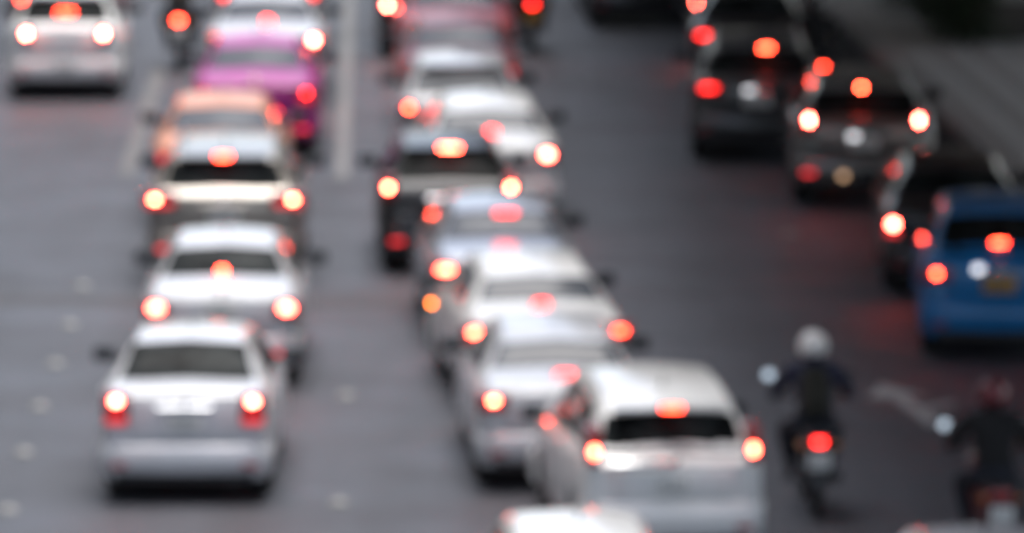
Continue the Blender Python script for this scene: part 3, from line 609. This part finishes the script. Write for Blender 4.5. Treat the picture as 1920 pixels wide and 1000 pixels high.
def motorcycle(label, u, v, head, body_mat, tail='mid', mirror=MIRGLASS, plate=PLATE, tilt=0.0, sky=True):
    pos = at(u, v, .76); t = thing('motorcycle', label, 'motorcycle', (pos.x, pos.y, 0), -R(head), 'motorcycles between the queues')
    K = lambda key, fn: cached(('mc', key), fn)
    for y in (.27, 1.50):
        w = link('wheel', K('hub', lambda: MB().lathe([(.07, -.06), (.075, 0), (.07, .06)], 14).mesh('wheel', ALLOY)), t, None, (0, y, .29))
        link('tyre', K('ty', lambda: MB().lathe([(.215, -.035), (.25, -.05), (.282, -.032), (.29, 0), (.282, .032), (.25, .05), (.215, .035)], 28).mesh('tyre', RUBBER)), w)
        def rimf():
            m = MB().lathe([(.215, -.03), (.222, 0), (.215, .03), (.20, .02), (.20, -.02)], 24)
            for k in range(6): a = k * math.pi / 3; m.box((0, math.cos(a) * .13, math.sin(a) * .13), (.02, .16, .028), .004, Matrix.Rotation(a, 3, 'X'))
            return m.mesh('rim', ALLOY)
        link('rim', K('rim', rimf), w)
    def bodyf():
        rings = []
        for y, w_, z0, z1 in ((.02, .07, .66, .80), (.12, .13, .56, .80), (.4, .155, .42, .77), (.75, .15, .30, .74), (.9, .13, .26, .60), (1.02, .15, .26, .62), (1.16, .19, .36, .92), (1.28, .15, .50, 1.0), (1.36, .07, .62, .96)):
            zm = (z0 + z1) / 2
            rings.append([(0, y, z0), (w_ * .7, y, z0 + .02), (w_, y, zm), (w_ * .8, y, z1 - .03), (w_ * .4, y, z1), (-w_ * .4, y, z1), (-w_ * .8, y, z1 - .03), (-w_, y, zm), (-w_ * .7, y, z0 + .02)])
        return MB().loft(rings).mesh('fairing')
    key = ('fair', body_mat.name)
    link('fairing', cached(key, lambda: (lambda m: (m.materials.append(body_mat), m)[1])(bodyf())), t)
    link('seat', K('seat', lambda: MB().loft([[(x * w_, y, .765 + z) for x, z in ((-1, 0), (-.9, .05), (-.4, .07), (.4, .07), (.9, .05), (1, 0))] for y, w_ in ((.10, .10), (.2, .135), (.55, .14), (.84, .10))]).mesh('seat', PLASTIC)), t)
    link('rear_mudguard', K('mud', lambda: MB().box((0, .02, .50), (.15, .03, .34), .012, Matrix.Rotation(-.35, 3, 'X')).mesh('rear_mudguard', PLASTIC)), t)
    pl = link('licence_plate', cached(('mpl', plate.name), lambda: MB().box((0, 0, 0), (.21, .012, .17), .004).mesh('licence_plate', plate)), t, None, (0, -.04, .575))
    link('plate_marks', K('mpm', lambda: MB().box((-.04, -.008, .035), (.014, .004, .04)).box((.0, -.008, .035), (.014, .004, .04)).box((.04, -.008, .035), (.014, .004, .04)).box((-.03, -.008, -.035), (.014, .004, .04)).box((.03, -.008, -.035), (.014, .004, .04)).mesh('plate_marks', INK, False)), pl)
    tl = link('tail_light', K('tl', lambda: MB().box((0, 0, 0), (.20, .08, .09), .025).mesh('tail_light', LENS)), t, None, (0, .0, .76))
    if tail: link('lamp_lens', cached(('mtl', tail), lambda: MB().box((0, -.037, 0), (.10, .02, .055), .008).mesh('lamp_lens', lamp(tail, .10, .055, 140))), tl)
    for s in (-1, 1):
        link('turn_signal', K('ts', lambda: MB().ball((0, 0, 0), (.04, .035, .025), 1).mesh('turn_signal', AMBERL)), t, None, (s * .17, .02, .72))
        mr = link('mirror', K('mst%d' % s, lambda: MB().tube([(s * .27, 1.12, 1.05), (s * .31, 1.10, 1.16), (s * .38, 1.09, 1.23)], .007, 6).loft([[(s * .39 + .062 * math.cos(a), 1.085 + dy, 1.255 + .05 * math.sin(a)) for a in [k * math.pi / 7 for k in range(14)]] for dy in (0, .025)]).mesh('mirror', PLASTIC)), t)
        link('mirror_glass', cached(('mmg', s, mirror.name), lambda: MB().loft([[(s * .39 + .055 * math.cos(a), 1.072 + dy + (.007 if s < 0 else -.025) * math.sin(a), 1.255 + .044 * math.sin(a)) for a in [k * math.pi / 7 for k in range(14)]] for dy in (-.012, 0)]).mesh('mirror_glass', mirror)), mr)
        link('footrest', K('fr%d' % s, lambda: MB().tube([(s * .08, .98, .265), (s * .27, .98, .265)], .018, 6).mesh('footrest', PLASTIC)), t)
        link('fork_leg', K('fk%d' % s, lambda: MB().tube([(s * .075, 1.24, .8), (s * .075, 1.50, .29)], .02, 8).mesh('fork_leg', ALLOY)), t)
    link('handlebar', K('hb', lambda: MB().tube([(-.39, 1.16, 1.035), (-.2, 1.18, 1.04), (0, 1.22, 1.0), (.2, 1.18, 1.04), (.39, 1.16, 1.035)], .014, 8).mesh('handlebar', PLASTIC)), t)
    link('exhaust', K('ex', lambda: MB().tube([(.16, .75, .28), (.17, .4, .34), (.18, .05, .42), (.18, -.06, .44)], [.03, .05, .055, .045], 12).mesh('exhaust', PLASTIC)), t)
    link('headlight', K('hl', lambda: MB().ball((0, 1.34, .82), (.09, .06, .07), 1).mesh('headlight', CLEAR)), t)
    link('front_mudguard', K('fm', lambda: MB().loft([[(x, 1.50 + r * math.cos(a), .29 + r * math.sin(a)) for x, r in ((-.07, .30), (-.05, .33), (.05, .33), (.07, .30))] for a in [R(20 + 16 * k) for k in range(9)]], False, False).mesh('front_mudguard', body_mat)), t)
    link('stand', K('st', lambda: MB().tube([(-.12, .7, .28), (-.17, .45, .20)], .014, 6).mesh('stand', PLASTIC)), t)
    return t
def rider(mc, label, jacket, helmet, trousers=DENIM, visor=True):
    me = cached(('person', jacket.name, trousers.name), lambda: person_mesh('person', jacket, trousers, SHOE, SKIN))
    o = link('person', me); o.location = mc.location; o.rotation_euler = mc.rotation_euler
    tag(o, label, 'person', 'riders on motorcycles')
    h = link('helmet', helmet_mesh(helmet), o, None, (0, .705, 1.575)); h.rotation_euler = (R(-4), 0, 0)
    link('visor', cached('visor', visor_mesh), o, None, (0, .705, 1.575))
    return o
NAVY = cloth('navy', (0.010, 0.012, 0.035)); BLACKC = cloth('black', (0.010, 0.010, 0.011)); DUN = cloth('dun', (0.05, 0.04, 0.03)); OLIVE = cloth('olive', (0.018, 0.017, 0.012))
WHITEH = principled('helmet_white', (0.72, 0.70, 0.68), 0.3, 0, 0.6); REDH = principled('helmet_red', (0.13, 0.005, 0.014), 0.3, 0, 0.6); BLACKH = principled('helmet_black', (0.012, 0.012, 0.012), 0.3, 0, 0.6)
BLK = paint('black'); DRED = paint('dark_red')

m2 = motorcycle('black motorcycle with lit red tail light under the rider in the white helmet', 1536, 828, -3, BLK, 'low')
rider(m2, 'rider in navy jacket and round white helmet wearing a dark backpack', NAVY, WHITEH)
bp = MB().loft([[(x * w_, y, z) for x, y in ((-.9, -.0), (-1, -.5), (-.75, -1), (.75, -1), (1, -.5), (.9, 0))] for z, w_ in ((0, .9), (.06, 1.0), (.3, 1.0), (.42, .85), (.47, .5))])
for v_ in bp.bm.verts: v_.co = Vector((v_.co.x * .145, v_.co.y * .15, v_.co.z))
bpo = link('backpack', bp.mesh('backpack', OLIVE)); tag(bpo, 'dark olive backpack on the back of the rider in the white helmet', 'backpack')
bpo.matrix_world = Matrix.Translation(m2.location) @ Matrix.Rotation(m2.rotation_euler.z, 4, 'Z') @ Matrix.Translation((0, .44, .93)) @ Matrix.Rotation(R(-14), 4, 'X')
link('front_pocket', MB().box((0, -.165, .15), (.20, .04, .2), .018).mesh('front_pocket', OLIVE), bpo)
for s in (-1, 1): link('shoulder_strap', MB().tube([(s * .09, -.02, .44), (s * .10, .12, .50), (s * .11, .26, .43), (s * .11, .27, .25)], .02, 6).mesh('shoulder_strap', OLIVE), bpo)
m3 = motorcycle('dark red motorcycle with white plate under the rider in the red helmet', 1878, 928, -4, DRED, None)
rider(m3, 'rider in black jacket and glossy red helmet', BLACKC, REDH)
m1 = motorcycle('dark motorcycle between the white hatchback and the pale silver sedan', 335, 38, -1, BLK, 'mid')
rider(m1, 'rider in dun jacket and black helmet beside the white hatchback', DUN, BLACKH)
m4 = motorcycle('dark motorcycle with yellowish plate beside the red cars of the middle queue', 998, 8, -2, BLK, 'low', plate=PLATEY)
rider(m4, 'rider in black jacket on the motorcycle with the yellowish plate', BLACKC, BLACKH)
m6 = motorcycle('dark motorcycle between the charcoal sport utility car and the kerb', 1541, 127, -6, BLK, 'mid')
rider(m6, 'rider in dark clothes between the charcoal car and the kerb', BLACKC, BLACKH)

# ------------------------------------------------------------------ road studs
studm = MB().lathe([(.10, 0), (.098, .015), (.08, .038), (.045, .052), (.01, .056)], 16, 'Z').mesh('road_stud', mottle(principled('stud', (.26, .26, .245), .45), 20, .7, 1))
for u, v in ((15, 960), (45, 852), (75, 766), (104, 686), (131, 612), (155, 540)):
    o = link('road_stud', studm, None, None, at(u, v) + Vector((0, 0, .0))); tag(o, 'small white road stud in the row left of the last silver sedan', 'road stud', 'road studs left of the silver sedan')
for u, v in ((636, 946), (650, 745)):
    o = link('road_stud', studm, None, None, at(u, v)); tag(o, 'small white road stud between the silver sedan and the middle queue', 'road stud', 'road studs between the two queues')
o = link('road_stud', studm, None, None, at(1482, 440)); tag(o, 'single pale road stud behind the dark silver sport utility car', 'road stud')

# ------------------------------------------------------------------ shrubs on the median
leafm = mottle(principled('leaf', (0.035, 0.055, 0.025), 0.6), 3, 0.6, 1.3)
stemm = principled('stem', (0.06, 0.045, 0.03), 0.8)
def shrub(x, y, r, h, label):
    t = thing('shrub', label, 'shrub', (x, y, .16), random.random() * 6, 'shrubs on the median')
    vs, fs = [], []
    for k in range(1500):
        z = random.random(); a = random.random() * 6.283; rr = r * math.sqrt(random.random()) * (1 - .45 * z * z) * (0.85 + .3 * math.sin(3 * a + 4 * z))
        c = Vector((rr * math.cos(a), rr * math.sin(a), .1 + z * h)); q = Matrix.Rotation(random.random() * 6.283, 3, 'Z') @ Matrix.Rotation(random.uniform(-1, 1), 3, 'X'); L = random.uniform(.05, .1)
        i = len(vs); vs += [tuple(c + q @ Vector(p)) for p in ((-L * .3, 0, 0), (0, -L, 0), (L * .3, 0, 0), (0, L, 0))]; fs.append((i, i + 1, i + 2, i + 3))
    me = bpy.data.meshes.new('foliage'); me.from_pydata(vs, [], fs); me.materials.append(leafm); link('foliage', me, t)
    for k in range(5):
        a = k * 1.256; link('stem', MB().tube([(0, 0, 0), (.15 * r * math.cos(a), .15 * r * math.sin(a), h * .4), (.5 * r * math.cos(a), .5 * r * math.sin(a), h * .85)], [.02, .014, .006], 6).mesh('stem', stemm), t)
for k in range(6):
    y = 122.6 + 1.5 * k
    shrub(kerb_x(y) + 1.35 + .2 * random.random(), y, .75, 1.0 + .2 * random.random(), 'dark leafy shrub in the row on the median beside the column')
